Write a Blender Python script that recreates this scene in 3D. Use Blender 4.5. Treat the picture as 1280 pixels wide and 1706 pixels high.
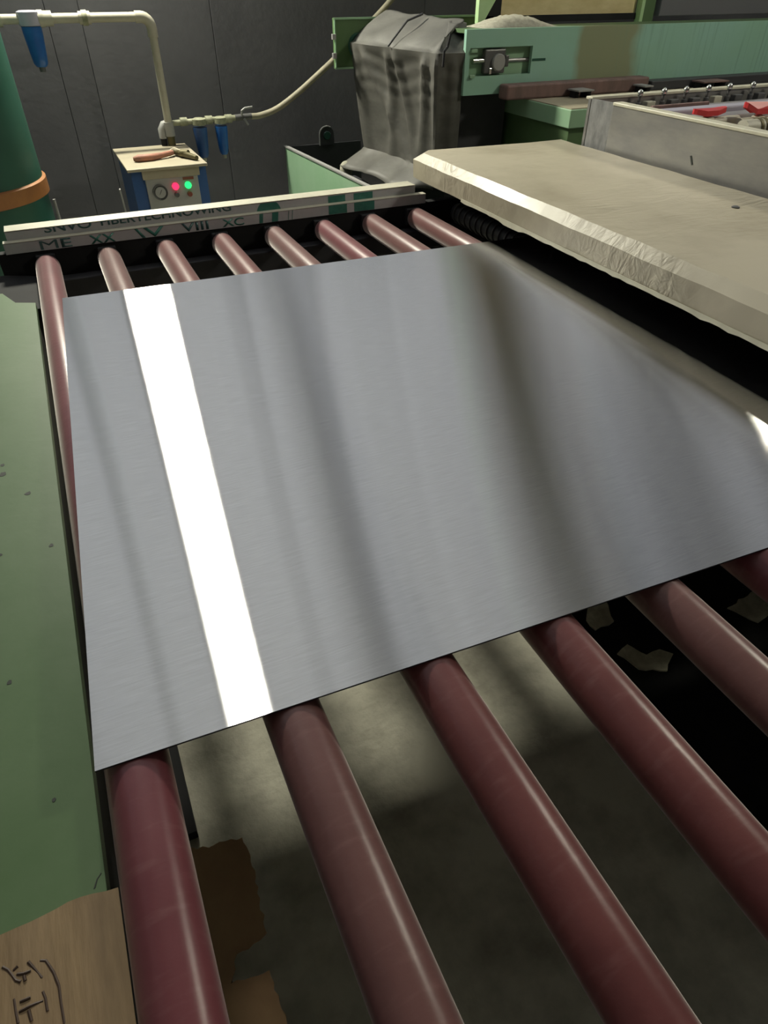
import bpy, bmesh, math, random
from mathutils import Vector, Matrix
random.seed(7)
for o in list(bpy.data.objects): bpy.data.objects.remove(o)
sc = bpy.context.scene
COL = sc.collection
D = 0.86            # height of the roller tops ("deck") above the shop floor; z below is given relative to the deck

# ------------------------------------------------------------------ camera, world, exposure
cd = bpy.data.cameras.new('camera'); cam = bpy.data.objects.new('camera', cd); COL.objects.link(cam)
cam.location = (0, 0, 0.71 + D)
cam.rotation_euler = (math.radians(90 - 39.03), 0, math.radians(-24.54))
cd.sensor_fit = 'HORIZONTAL'; cd.sensor_width = 36; cd.lens = 1100.4 / 1280 * 36
cd.clip_start = 0.02; cd.clip_end = 100
sc.camera = cam
w = bpy.data.worlds.new('world'); sc.world = w; w.use_nodes = True
w.node_tree.nodes['Background'].inputs[0].default_value = (0.75, 0.8, 0.85, 1)
w.node_tree.nodes['Background'].inputs[1].default_value = 0.25
sc.view_settings.view_transform = 'Standard'; sc.view_settings.look = 'None'
sc.view_settings.gamma = 1; sc.view_settings.use_curve_mapping = False
sc.view_settings.exposure = 0.0
FLOOD = 700.0        # radiance of the flood lamp on the back wall
TUBE_FILL = 2.4          # radiance of the unseen tube lamps added as front fill

WINDOW = .43       # radiance of the daylit frosted panes high in the back wall

ROOF_FILL = .62          # radiance of the roof panels added to brighten the sheet
WORK = 190.0        # radiance of the lamp over the machine

# ------------------------------------------------------------------ materials
def nt(m): return m.node_tree.nodes, m.node_tree.links
def mat(name, col, rough=0.5, metal=0.0, col2=None, scale=8.0, bump=0.0, bscale=60.0, stretch=(1,1,1), spec=0.5, lo=0.35, hi=0.65, coat=0.0, detail=6.0):
    m = bpy.data.materials.new(name); m.use_nodes = True
    n, l = nt(m); b = n['Principled BSDF']
    b.inputs['Base Color'].default_value = (*col, 1); b.inputs['Roughness'].default_value = rough
    b.inputs['Metallic'].default_value = metal; b.inputs['Specular IOR Level'].default_value = spec
    b.inputs['Coat Weight'].default_value = coat; b.inputs['Coat Roughness'].default_value = 0.15
    tc = n.new('ShaderNodeTexCoord'); mp = n.new('ShaderNodeMapping'); mp.inputs['Scale'].default_value = stretch
    l.new(tc.outputs['Object'], mp.inputs['Vector'])
    if col2:
        t = n.new('ShaderNodeTexNoise'); t.inputs['Scale'].default_value = scale; t.inputs['Detail'].default_value = detail; t.inputs['Roughness'].default_value = 0.62
        l.new(mp.outputs[0], t.inputs['Vector'])
        r = n.new('ShaderNodeValToRGB'); r.color_ramp.elements[0].position = lo; r.color_ramp.elements[1].position = hi
        r.color_ramp.elements[0].color = (*col, 1); r.color_ramp.elements[1].color = (*col2, 1)
        l.new(t.outputs['Fac'], r.inputs[0]); l.new(r.outputs[0], b.inputs['Base Color'])
    if bump:
        t2 = n.new('ShaderNodeTexNoise'); t2.inputs['Scale'].default_value = bscale; t2.inputs['Detail'].default_value = 4
        l.new(mp.outputs[0], t2.inputs['Vector'])
        bp = n.new('ShaderNodeBump'); bp.inputs['Strength'].default_value = bump; bp.inputs['Distance'].default_value = 0.01
        l.new(t2.outputs['Fac'], bp.inputs['Height']); l.new(bp.outputs[0], b.inputs['Normal'])
    return m
def emit(name, col, s):
    m = bpy.data.materials.new(name); m.use_nodes = True
    b = m.node_tree.nodes['Principled BSDF']; b.inputs['Base Color'].default_value = (*col, 1)
    b.inputs['Emission Color'].default_value = (*col, 1); b.inputs['Emission Strength'].default_value = s
    return m
M = {}
M['wall'] = mat('wall_grey', (.078,.078,.087), .8, col2=(.105,.105,.115), scale=1.6, bump=.15, bscale=30)
M['wall_light'] = mat('wall_pale', (.26,.26,.26), .8, col2=(.20,.20,.21), scale=1.0)
M['roof'] = mat('roof_sheet', (.62,.63,.65), .7, col2=(.5,.51,.53), scale=.6)
M['roof_beam'] = mat('roof_beam', (.05,.055,.06), .6)
M['floor'] = mat('concrete', (.56,.54,.44), .8, col2=(.26,.245,.195), scale=4.5, bump=.3, bscale=50, lo=.42, hi=.72)
M['green'] = mat('green_paint', (.066,.128,.047), .55, spec=.35, col2=(.092,.152,.070), scale=3, bump=.05, bscale=25)
M['green_pale'] = mat('pale_green_paint', (.22,.38,.23), .45, col2=(.27,.42,.28), scale=4)
M['green_dark'] = mat('dark_green_tank', (.018,.072,.048), .35, col2=(.025,.085,.06), scale=3)
M['orange'] = mat('orange_band', (.33,.135,.035), .55, col2=(.25,.10,.03), scale=8)
M['black'] = mat('black_steel', (.011,.011,.012), .8, col2=(.017,.017,.019), scale=6, spec=.25)
M['rubber'] = mat('black_rubber', (.012,.012,.012), .9, col2=(.018,.018,.017), scale=12, spec=.2)  # for the mat whose black stands in for floor shade
M['dark'] = mat('dark_steel', (.032,.033,.038), .55, col2=(.05,.05,.056), scale=4)
M['pvc'] = mat('ivory_pipe', (.42,.40,.325), .45, col2=(.36,.34,.265), scale=9)
M['olive'] = mat('dirty_pipe', (.32,.32,.22), .6, col2=(.18,.19,.12), scale=40)
M['blue'] = mat('blue_bowl', (.012,.085,.30), .3, col2=(.02,.12,.38), scale=12)
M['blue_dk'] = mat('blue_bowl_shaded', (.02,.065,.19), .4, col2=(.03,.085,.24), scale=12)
M['lilac'] = mat('grey_head', (.36,.35,.42), .4)
M['hose'] = mat('tan_hose', (.33,.30,.21), .6, col2=(.25,.23,.17), scale=15)
M['cream_top'] = mat('cream_lid', (.36,.32,.235), .5, col2=(.31,.275,.20), scale=6)
M['cab_blue'] = mat('cabinet_blue', (.022,.075,.22), .4, col2=(.03,.09,.25), scale=5)
M['cab_grey'] = mat('cabinet_grey', (.27,.27,.26), .5, col2=(.32,.32,.31), scale=5)
M['dark_grey'] = mat('gauge_grey', (.09,.09,.09), .4)
M['red_off'] = mat('dull_red', (.22,.06,.04), .5)
M['lamp_red'] = emit('lit_red', (1,.02,.08), 2.2)
M['lamp_green'] = emit('lit_green', (.02,1,.2), 1.4)
M['wrench'] = mat('rusty_orange', (.36,.14,.08), .6, col2=(.20,.10,.07), scale=20)
M['brass'] = mat('brass_brown', (.10,.085,.04), .45, metal=.5)
M['film'] = mat('printed_film', (.42,.42,.45), .35, col2=(.47,.47,.49), scale=14, bump=.12, bscale=40)
M['film_cream'] = mat('cream_edge', (.56,.54,.43), .4, col2=(.48,.46,.37), scale=20)
M['ink'] = mat('film_ink_green', (.03,.15,.12), .35, col2=(.05,.21,.17), scale=40)
M['ink2'] = mat('film_ink_teal', (.028,.085,.09), .35, col2=(.05,.13,.13), scale=40)
M['kraft'] = mat('kraft_paper', (.27,.185,.098), .75, col2=(.16,.105,.055), scale=5, stretch=(9,1.2,1), bump=.2, bscale=14, lo=.3, hi=.75)
M['card'] = mat('cardboard', (.50,.33,.18), .85, col2=(.40,.25,.14), scale=7, bump=.1, bscale=30)
M['ink_brown'] = mat('marker_ink', (.045,.022,.012), .6)
M['chip'] = mat('bare_dark_spot', (.02,.025,.02), .7)
M['steel'] = mat('stainless', (.31,.30,.28), .42, metal=.6, col2=(.235,.23,.23), scale=5, stretch=(1,1,3), bump=.02)
M['steel_dull'] = mat('smeared_steel', (.16,.16,.165), .5, metal=.4, col2=(.30,.30,.30), scale=22, stretch=(1,1,.5))
M['chrome'] = mat('bright_pin', (.7,.7,.66), .2, metal=1)
M['alu'] = mat('grey_bar', (.36,.35,.36), .4, metal=.5, col2=(.3,.29,.3), scale=10)
M['red'] = mat('red_plastic', (.55,.035,.04), .4)
M['brown'] = mat('brown_bar', (.13,.085,.075), .7, col2=(.20,.12,.11), scale=8, stretch=(3,1,1))
M['tan'] = mat('tan_panel', (.74,.62,.36), .6, col2=(.56,.45,.22), scale=5, stretch=(1,1,2.5))
M['grey_panel'] = mat('grey_panel', (.14,.14,.155), .6)
M['lime'] = mat('yellow_green_paint', (.38,.58,.28), .5, col2=(.46,.64,.36), scale=10)
M['sand'] = mat('speckled_sack', (.42,.40,.32), .8, col2=(.3,.29,.23), scale=60)
M['shaft'] = mat('shaft_steel', (.05,.05,.055), .4, metal=.6)
M['white_scrap'] = mat('pale_scrap', (.72,.70,.52), .7, col2=(.45,.43,.3), scale=25, bump=.3, bscale=60)  # pale colour standing in for light on the floor
M['housing'] = mat('lamp_housing', (.6,.6,.6), .5)
M['flood'] = emit('flood_led', (1,.97,.80), FLOOD)
M['pane'] = emit('frosted_daylight_pane', (.93,.96,1.0), WINDOW)
M['rooflight'] = emit('frosted_roof_light', (.93,.96,1.0), ROOF_FILL)
M['work'] = emit('work_lamp_led', (1,.96,.78), WORK)
M['tube'] = emit('tube_light', (1,.97,.92), TUBE_FILL)

def mat_plate():
    m = bpy.data.materials.new('brushed_sheet'); m.use_nodes = True
    n, l = nt(m); out = n['Material Output']; n.remove(n['Principled BSDF'])
    g = n.new('ShaderNodeBsdfAnisotropic'); g.distribution = 'BECKMANN'
    g.inputs['Roughness'].default_value = 0.20; g.inputs['Anisotropy'].default_value = 0.90
    tg = n.new('ShaderNodeCombineXYZ'); a = -0.061
    tg.inputs[0].default_value = math.cos(a); tg.inputs[1].default_value = math.sin(a)
    l.new(tg.outputs[0], g.inputs['Tangent'])
    tc = n.new('ShaderNodeTexCoord'); mp = n.new('ShaderNodeMapping'); mp.inputs['Rotation'].default_value = (0,0,0); mp.inputs['Scale'].default_value = (22, 400, 1)
    l.new(tc.outputs['Object'], mp.inputs[0])
    t = n.new('ShaderNodeTexNoise'); t.inputs['Scale'].default_value = 1.0; t.inputs['Detail'].default_value = 5
    l.new(mp.outputs[0], t.inputs['Vector'])
    r = n.new('ShaderNodeValToRGB'); r.color_ramp.elements[0].position = .3; r.color_ramp.elements[1].position = .7
    r.color_ramp.elements[0].color = (.625,.625,.638,1); r.color_ramp.elements[1].color = (.71,.71,.725,1)
    l.new(t.outputs['Fac'], r.inputs[0]); l.new(r.outputs[0], g.inputs['Color'])
    bp = n.new('ShaderNodeBump'); bp.inputs['Strength'].default_value = .0
    l.new(g.outputs[0], out.inputs['Surface'])
    return m
M['plate'] = mat_plate()
M['plate_edge'] = mat('sheet_edge', (.05,.05,.055), .5, metal=.6)

def mat_roller(name, c1, c2):
    m = mat(name, c1, .33, spec=.5, col2=c2, scale=5.5, stretch=(1,1,1), lo=.38, hi=.68, bump=.03, bscale=120)
    n, l = nt(m); b = n['Principled BSDF']
    # rubbed streaks around the tube: a fine band noise along the length, pale dust in it
    tc = n.new('ShaderNodeTexCoord'); mp = n.new('ShaderNodeMapping'); mp.inputs['Scale'].default_value = (20, 90, 20)
    l.new(tc.outputs['Object'], mp.inputs[0])
    oi = n.new('ShaderNodeObjectInfo'); va = n.new('ShaderNodeVectorMath'); va.operation = 'ADD'
    sx = n.new('ShaderNodeMath'); sx.operation = 'MULTIPLY'; sx.inputs[1].default_value = 37.0
    l.new(oi.outputs['Random'], sx.inputs[0]); l.new(mp.outputs[0], va.inputs[0]); l.new(sx.outputs[0], va.inputs[1])
    t = n.new('ShaderNodeTexNoise'); t.inputs['Scale'].default_value = 1; t.inputs['Detail'].default_value = 3
    l.new(va.outputs[0], t.inputs['Vector'])
    r = n.new('ShaderNodeMapRange'); r.inputs[1].default_value = .55; r.inputs[2].default_value = .85; r.inputs[3].default_value = 0; r.inputs[4].default_value = .22
    l.new(t.outputs['Fac'], r.inputs[0])
    mx = n.new('ShaderNodeMix'); mx.data_type = 'RGBA'
    src = b.inputs['Base Color'].links[0].from_socket
    l.new(r.outputs[0], mx.inputs[0]); l.new(src, mx.inputs[6]); mx.inputs[7].default_value = (.36,.20,.19,1)
    l.new(mx.outputs[2], b.inputs['Base Color'])
    b.inputs['Sheen Weight'].default_value = .55; b.inputs['Sheen Roughness'].default_value = .3; b.inputs['Sheen Tint'].default_value = (.9,.85,.82,1)
    return m
M['roller_a'] = mat_roller('maroon_rubber', (.145,.036,.046), (.19,.055,.066))
M['roller_b'] = mat_roller('brownish_rubber', (.14,.060,.058), (.175,.080,.076))
M['roller_c'] = mat_roller('red_brown_rubber', (.135,.038,.039), (.18,.056,.055))

def mat_hood():
    m = mat('cream_film_wrap', (.40,.36,.275), .5, col2=(.29,.255,.185), scale=3.5, coat=.05, lo=.45, hi=.75, detail=9)
    n, l = nt(m); b = n['Principled BSDF']
    tc = n.new('ShaderNodeTexCoord')
    v = n.new('ShaderNodeTexNoise'); v.inputs['Scale'].default_value = 13; v.inputs['Detail'].default_value = 7; v.inputs['Distortion'].default_value = 1.5
    mp = n.new('ShaderNodeMapping'); mp.inputs['Scale'].default_value = (.5,1.3,1); mp.inputs['Rotation'].default_value = (0,0,.5)
    l.new(tc.outputs['Object'], mp.inputs[0]); l.new(mp.outputs[0], v.inputs['Vector'])
    k = n.new('ShaderNodeTexNoise'); k.inputs['Scale'].default_value = 2.2; l.new(tc.outputs['Object'], k.inputs['Vector'])
    kr = n.new('ShaderNodeMapRange'); kr.inputs[1].default_value = .44; kr.inputs[2].default_value = .62; l.new(k.outputs['Fac'], kr.inputs[0])
    mu = n.new('ShaderNodeMath'); mu.operation = 'MULTIPLY'; l.new(v.outputs['Fac'], mu.inputs[0]); l.new(kr.outputs[0], mu.inputs[1])
    bp = n.new('ShaderNodeBump'); bp.inputs['Strength'].default_value = .6; bp.inputs['Distance'].default_value = .012
    l.new(mu.outputs[0], bp.inputs['Height']); l.new(bp.outputs[0], b.inputs['Normal'])
    return m
M['hood'] = mat_hood()

def mat_beam():
    # green paint with an olive grease smear of its own shape and thin dark runs
    m = mat('beam_green_paint', (.27,.47,.35), .42, col2=(.29,.50,.42), scale=2.2)
    n, l = nt(m); b = n['Principled BSDF']
    tc = n.new('ShaderNodeTexCoord'); sp = n.new('ShaderNodeSeparateXYZ'); l.new(tc.outputs['Object'], sp.inputs[0])
    nz = n.new('ShaderNodeTexNoise'); nz.inputs['Scale'].default_value = 7; l.new(tc.outputs['Object'], nz.inputs['Vector'])
    ma = n.new('ShaderNodeMath'); ma.operation = 'MULTIPLY_ADD'; ma.inputs[1].default_value = .10; l.new(nz.outputs['Fac'], ma.inputs[0]); l.new(sp.outputs['X'], ma.inputs[2])
    cr = n.new('ShaderNodeValToRGB'); e = cr.color_ramp.elements
    mr = n.new('ShaderNodeMapRange'); mr.inputs[1].default_value = .60; mr.inputs[2].default_value = 1.15; l.new(ma.outputs[0], mr.inputs[0])
    e[0].position = 0.08; e[0].color = (0,0,0,1); e[1].position = .16; e[1].color = (1,1,1,1)
    x = e.new(.70); x.color = (1,1,1,1); x = e.new(.82); x.color = (0,0,0,1)
    l.new(mr.outputs[0], cr.inputs[0])
    mx = n.new('ShaderNodeMix'); mx.data_type = 'RGBA'; src = b.inputs['Base Color'].links[0].from_socket
    l.new(cr.outputs[0], mx.inputs[0]); l.new(src, mx.inputs[6]); mx.inputs[7].default_value = (.25,.28,.17,1)
    mp = n.new('ShaderNodeMapping'); mp.inputs['Scale'].default_value = (55,1,2.2); l.new(tc.outputs['Object'], mp.inputs[0])
    n2 = n.new('ShaderNodeTexNoise'); n2.inputs['Scale'].default_value = 1; n2.inputs['Detail'].default_value = 3; l.new(mp.outputs[0], n2.inputs['Vector'])
    m2 = n.new('ShaderNodeMapRange'); m2.inputs[1].default_value = .55; m2.inputs[2].default_value = .8; m2.inputs[4].default_value = .7; l.new(n2.outputs['Fac'], m2.inputs[0])
    sx = n.new('ShaderNodeMapRange'); sx.inputs[1].default_value = .7; sx.inputs[2].default_value = 1.0; l.new(sp.outputs['X'], sx.inputs[0])
    mm = n.new('ShaderNodeMath'); mm.operation = 'MULTIPLY'; l.new(m2.outputs[0], mm.inputs[0]); l.new(sx.outputs[0], mm.inputs[1])
    mx2 = n.new('ShaderNodeMix'); mx2.data_type = 'RGBA'
    l.new(mm.outputs[0], mx2.inputs[0]); l.new(mx.outputs[2], mx2.inputs[6]); mx2.inputs[7].default_value = (.15,.27,.20,1)
    l.new(mx2.outputs[2], b.inputs['Base Color'])
    return m
M['beam'] = mat_beam()
def mat_cloth():
    m = mat('grey_translucent_sheet', (.062,.060,.053), .58, col2=(.10,.097,.086), scale=6, coat=.0, bump=.15, bscale=18, stretch=(1,1,2.2))
    return m
M['cloth'] = mat_cloth()

# ------------------------------------------------------------------ mesh helpers (z given relative to the deck)
class MB:
    def __init__(s): s.bm = bmesh.new(); s.sm = False
    def box(s, x0, x1, y0, y1, z0, z1, bev=0.0, rot=None):
        r = bmesh.ops.create_cube(s.bm, size=1.0); vs = r['verts']
        for v in vs: v.co = Vector(((x0+x1)/2 + v.co.x*(x1-x0), (y0+y1)/2 + v.co.y*(y1-y0), (z0+z1)/2 + v.co.z*(z1-z0)))
        if bev:
            es = list({e for v in vs for e in v.link_edges})
            bmesh.ops.bevel(s.bm, geom=es, offset=bev, segments=2, affect='EDGES', profile=.5)
        return s
    def tube(s, pts, r, seg=14, caps=True):
        pts = [Vector(p) for p in pts]; rings = []
        rr = r if isinstance(r, (list, tuple)) else [r]*len(pts)
        up = None
        for i, p in enumerate(pts):
            d = (pts[min(i+1, len(pts)-1)] - pts[max(i-1, 0)])
            if d.length < 1e-9: d = Vector((0,0,1)) if up is None else dprev
            d = d.normalized(); dprev = d
            if up is None:
                up = Vector((0,0,1)) if abs(d.z) < .9 else Vector((1,0,0))
            a = d.cross(up).normalized(); b = a.cross(d).normalized(); up = b
            rings.append([s.bm.verts.new(p + (a*math.cos(t*2*math.pi/seg) + b*math.sin(t*2*math.pi/seg))*rr[i]) for t in range(seg)])
        for i in range(len(rings)-1):
            for t in range(seg):
                s.bm.faces.new((rings[i][t], rings[i][(t+1)%seg], rings[i+1][(t+1)%seg], rings[i+1][t]))
        if caps:
            s.bm.faces.new(rings[0]); s.bm.faces.new(rings[-1][::-1])
        s.sm = True
        return s
    def lathe(s, prof, c, axis='z', seg=32):
        # prof: list of (radius, height along axis); c: centre
        rings = []
        for r, h in prof:
            ring = []
            for t in range(seg):
                a = t*2*math.pi/seg; x, y = r*math.cos(a), r*math.sin(a)
                p = {'z': (x, y, h), 'y': (x, h, y), 'x': (h, x, y)}[axis]
                ring.append(s.bm.verts.new((c[0]+p[0], c[1]+p[1], c[2]+p[2])))
            rings.append(ring)
        for i in range(len(rings)-1):
            for t in range(seg):
                s.bm.faces.new((rings[i][t], rings[i][(t+1)%seg], rings[i+1][(t+1)%seg], rings[i+1][t]))
        s.bm.faces.new(rings[0]); s.bm.faces.new(rings[-1])
        s.sm = True
        return s
    def prism(s, poly, z0, z1):
        lo = [s.bm.verts.new((x, y, z0)) for x, y in poly]; hi = [s.bm.verts.new((x, y, z1)) for x, y in poly]
        n = len(poly); s.bm.faces.new(lo[::-1]); s.bm.faces.new(hi)
        for i in range(n): s.bm.faces.new((lo[i], lo[(i+1)%n], hi[(i+1)%n], hi[i]))
        return s
    def prism_y(s, poly, y0, y1):      # poly in (x, z)
        lo = [s.bm.verts.new((x, y0, z)) for x, z in poly]; hi = [s.bm.verts.new((x, y1, z)) for x, z in poly]
        n = len(poly); s.bm.faces.new(lo); s.bm.faces.new(hi[::-1])
        for i in range(n): s.bm.faces.new((lo[i], hi[i], hi[(i+1)%n], lo[(i+1)%n]))
        return s
    def prism_x(s, poly, x0, x1):      # poly in (y, z)
        lo = [s.bm.verts.new((x0, y, z)) for y, z in poly]; hi = [s.bm.verts.new((x1, y, z)) for y, z in poly]
        n = len(poly); s.bm.faces.new(lo); s.bm.faces.new(hi[::-1])
        for i in range(n): s.bm.faces.new((lo[i], hi[i], hi[(i+1)%n], lo[(i+1)%n]))
        return s
    def xf(s, mtx): bmesh.ops.transform(s.bm, matrix=mtx, verts=s.bm.verts); return s
    def build(s, name, material, parent=None, loc=None, smooth=None):
        bmesh.ops.recalc_face_normals(s.bm, faces=s.bm.faces)
        off = Vector(loc) if loc is not None else (Vector(root_pos(parent)) if parent is not None else Vector((0,0,0)))
        for v in s.bm.verts: v.co = v.co - off
        me = bpy.data.meshes.new(name); s.bm.to_mesh(me); s.bm.free()
        me.materials.append(material if not isinstance(material, str) else M[material])
        if s.sm if smooth is None else smooth:
            for p in me.polygons: p.use_smooth = True
            me.set_sharp_from_angle(angle=math.radians(38))
        o = bpy.data.objects.new(name, me); COL.objects.link(o)
        if parent is not None:
            o.parent = parent
            if loc is not None: o.location = off - Vector(root_pos(parent))
        else: o.location = off + Vector((0,0,D))
        POS[o] = off
        return o
POS = {}
def root_pos(o): return POS[o]
def thing(name, label, cat, loc, group=None):
    o = bpy.data.objects.new(name, None); COL.objects.link(o); o.empty_display_size = .05
    o.location = Vector(loc) + Vector((0,0,D)); POS[o] = Vector(loc)
    return tag(o, label, cat, group)
def tag(o, label, cat, group=None):
    o['label'] = label; o['category'] = cat
    if group: o['group'] = group
    return o
def struct(o): o['kind'] = 'structure'; return o

# ------------------------------------------------------------------ the setting
WY = 4.8; X0, X1, Y0, H = -4.5, 9.0, -7.0, 4.2
struct(MB().box(X0, X1, Y0, WY, -D-.1, -D).build('floor', 'floor', loc=(0,0,-D)))
struct(MB().box(X0, X1, Y0, WY, H, H+.1).build('ceiling', 'roof', loc=(0,0,H)))
struct(MB().box(X0-.1, X0, Y0, WY, -D, H).build('wall_left', 'wall_light', loc=(X0,0,-D)))
struct(MB().box(X1, X1+.1, Y0, WY, -D, H).build('wall_right', 'wall_light', loc=(X1,0,-D)))
struct(MB().box(X0, X1, Y0-.1, Y0, -D, H).build('wall_front', 'wall_light', loc=(0,Y0,-D)))
WB, WT = 1.45, 3.8      # sill and head of the window band in the back wall
wb = struct(MB().box(X0, X1, WY, WY+.1, -D, WB).build('wall_back', 'wall', loc=(0,WY,-D)))
seams = [X0, -2.4, -1.1, .19, .362, 1.078, 2.474, 3.7, 5.0, 6.3, 7.6, X1]
for a, b in zip(seams[:-1], seams[1:]):
    MB().box(a+.001, b-.001, WY-.02, WY, -D, WB, bev=.003).build('wall_panel', 'wall', wb)
MB().box(X0, X1, WY-.02, WY+.1, WT, H).build('lintel', 'wall', wb)
piers = [(X0,-4.3), (-2.35,-2.15), (-.24,-.18), (.20,.56), (1.63,1.71), (3.45,3.95), (5.5,5.8), (7.2,7.5), (8.8,X1)]
for i, (a, b) in enumerate(piers): MB().box(a, b, WY-.02, WY+.1, WB, WT).build('pier', 'wall', wb)
for i in range(len(piers)-1):
    a, b = piers[i][1], piers[i+1][0]
    wn = struct(MB().box(a, b, WY+.06, WY+.065, WB, WT).build('window_%d' % (i+1), 'pane', loc=((a+b)/2, WY, WB)))
    k = max(1, round((b-a)/.62))
    for q in range(1, k):
        x = a + (b-a)*q/k; MB().box(x-.022, x+.022, WY+.03, WY+.058, WB, WT).build('mullion', 'roof_beam', wn)
    for z in (WB+.015, (WB+WT)/2, WT-.015): MB().box(a, b, WY+.03, WY+.0585, z-.015, z+.015).build('transom', 'roof_beam', wn)
for i, x in enumerate((-2.6, -1.2, 1.48, 3.72, 5.2, 7.4)):       # roof joists along the rollers
    wd = (.10, .06, .05, .27, .12, .12)[i]
    struct(MB().prism_y([(x-wd,H-.3),(x+wd,H-.3),(x+wd,H-.26),(x+.02,H-.26),(x+.02,H-.04),(x+wd,H-.04),(x+wd,H),(x-wd,H),(x-wd,H-.04),(x-.02,H-.04),(x-.02,H-.26),(x-wd,H-.26)], Y0, WY).build('trim_%d' % (i+1), 'roof_beam', loc=(x,Y0,H)))

for i, (a, b) in enumerate(((-4.3,-2.75),(-2.45,-1.3),(-1.1,1.40),(1.56,3.40),(4.04,5.05),(5.35,7.25),(7.55,8.8))):
    rl = struct(MB().box(a, b, 2.3, 4.55, H-.012, H-.006).build('window_%d' % (i+20), 'rooflight', loc=((a+b)/2,3.4,H-.01)))  # unseen glowing roof panels, added to brighten the sheet
    MB().box(a, b, 3.40, 3.44, H-.03, H-.0125).build('glazing_bar', 'roof_beam', rl)

# ------------------------------------------------------------------ lamps
def flood(x, y, z, label, led='flood', group='flood lamps high on the back wall', aim=(.6,1.0,0)):
    t = thing('flood_lamp', label, 'lamp', (x, y, z), group)
    d = (Vector(aim) - Vector((x,y,z))).normalized()
    q = Vector((0,0,-1)).rotation_difference(d).to_matrix().to_4x4()
    mt = Matrix.Translation((x,y,z)) @ q
    MB().box(-.17,.17,-.13,.13,.0,.05,bev=.01).xf(mt).build('housing', 'housing', t)
    MB().box(-.15,.15,-.11,.11,-.004,.0).xf(mt).build('led_panel', led, t)
    arm = [(x,y,z+.02),(x,y+.1,z+.05),(x,WY-.02,z+.05)] if y > 4 else [(x,y,z+.02),(x,y,H)]
    MB().tube(arm, .012, 8).build('bracket', 'dark', t)
flood(.38, 4.6, 1.80, 'square flood lamp on the back wall above the dryer', 'flood', None)
flood(4.05, .85, 2.5, 'square work lamp hung over the machine at right', 'work', None, (2.2,1.6,.2))
def fill_lamp(x, y, label):  # unseen lamps put in as front fill
    t = thing('tube_lamp', label, 'lamp', (x, y, H-.5), 'tube lamps under the roof')
    MB().box(x-.09, x+.09, y-.75, y+.75, H-.48, H-.43, bev=.01).build('housing', 'housing', t)
    for s in (-.05, .05): MB().tube([(x+s,y-.72,H-.5),(x+s,y+.72,H-.5)], .018, 10).build('tube', 'tube', t)
    for s in (-.5, .5): MB().tube([(x,y+s,H-.43),(x,y+s,H)], .004, 6).build('hanger', 'dark', t)
for i, (x, y) in enumerate([(-2.2,-3.4),(2.2,-3.4),(-2.2,-5.6),(2.2,-5.6),(6.4,-3.4),(6.4,-5.6),(7.6,1.4),(-3.4,.8)]):
    fill_lamp(x, y, 'twin tube lamp hung under the roof, ' + ['behind the camera on the left','behind the camera on the right','far behind on the left','far behind on the right','behind over the right aisle','at the far right rear corner','over the right aisle by the machine','over the left aisle'][i])

# ------------------------------------------------------------------ brushed sheet
def tilt(x, y): return x, y
na = -0.0439
xl = lambda y: -.157 + .0439*y
def edge(c, x): return c + na*x
P = [(-.135,), ]
c0, c1 = .4958, 2.0424
def corner(c):           # where the left edge meets a cross edge
    x = 0.
    for _ in range(20): x = -.157 + .0439*(c + na*x)
    return x, c + na*x
bl, tl = corner(c0), corner(c1)
xr = 1.58
plate = MB().prism([bl, (xr, edge(c0, xr)), (xr, edge(c1, xr)), tl], .0004, .0034).build('metal_sheet', 'plate', loc=(.8, 1.25, .0004))
plate.data.materials.append(M['plate_edge'])
for p in plate.data.polygons:
    if abs(p.normal.z) < .5: p.material_index = 1
tag(plate, 'large brushed silver metal sheet lying across the maroon rollers', 'metal sheet')

# ------------------------------------------------------------------ conveyor rollers
RR, SP, XR0 = .0381, .1954, -.094
YN, YF = -.30, 2.492
names = ['leftmost maroon roller, running beside the green side table', 'second maroon roller from the green side table, dusty brown where it meets the sheet',
         'third maroon roller from the green side table', 'fourth maroon roller from the green side table', 'fifth maroon roller from the green side table',
         'sixth maroon roller from the green side table, pinkish far end', 'seventh maroon roller from the green side table, last but one before the hood',
         'eighth maroon roller, far end closest to the cream hood']
mats = ['roller_a','roller_b','roller_c','roller_c','roller_b','roller_a','roller_b','roller_b']
sleeve_me = {}
for k in range(8):
    x = XR0 + k*SP
    t = thing('conveyor_roller', names[k], 'roller', (x, YN, -RR), 'maroon conveyor rollers')
    c = (x, 0, -RR)
    o = MB().lathe([(RR-.004,YN),(RR-.001,YN+.001),(RR,YN+.004),(RR,YF-.016),(RR-.002,YF-.008),(RR-.007,YF-.002),(RR-.012,YF)], c, 'y', 48).build('sleeve', mats[k], t)
    for ya, yb in ((YN-.03, YN), (YF, YF+.03)):
        MB().lathe([(.012,ya),(.012,yb)], c, 'y', 14).build('shaft', 'shaft', t)

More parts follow.
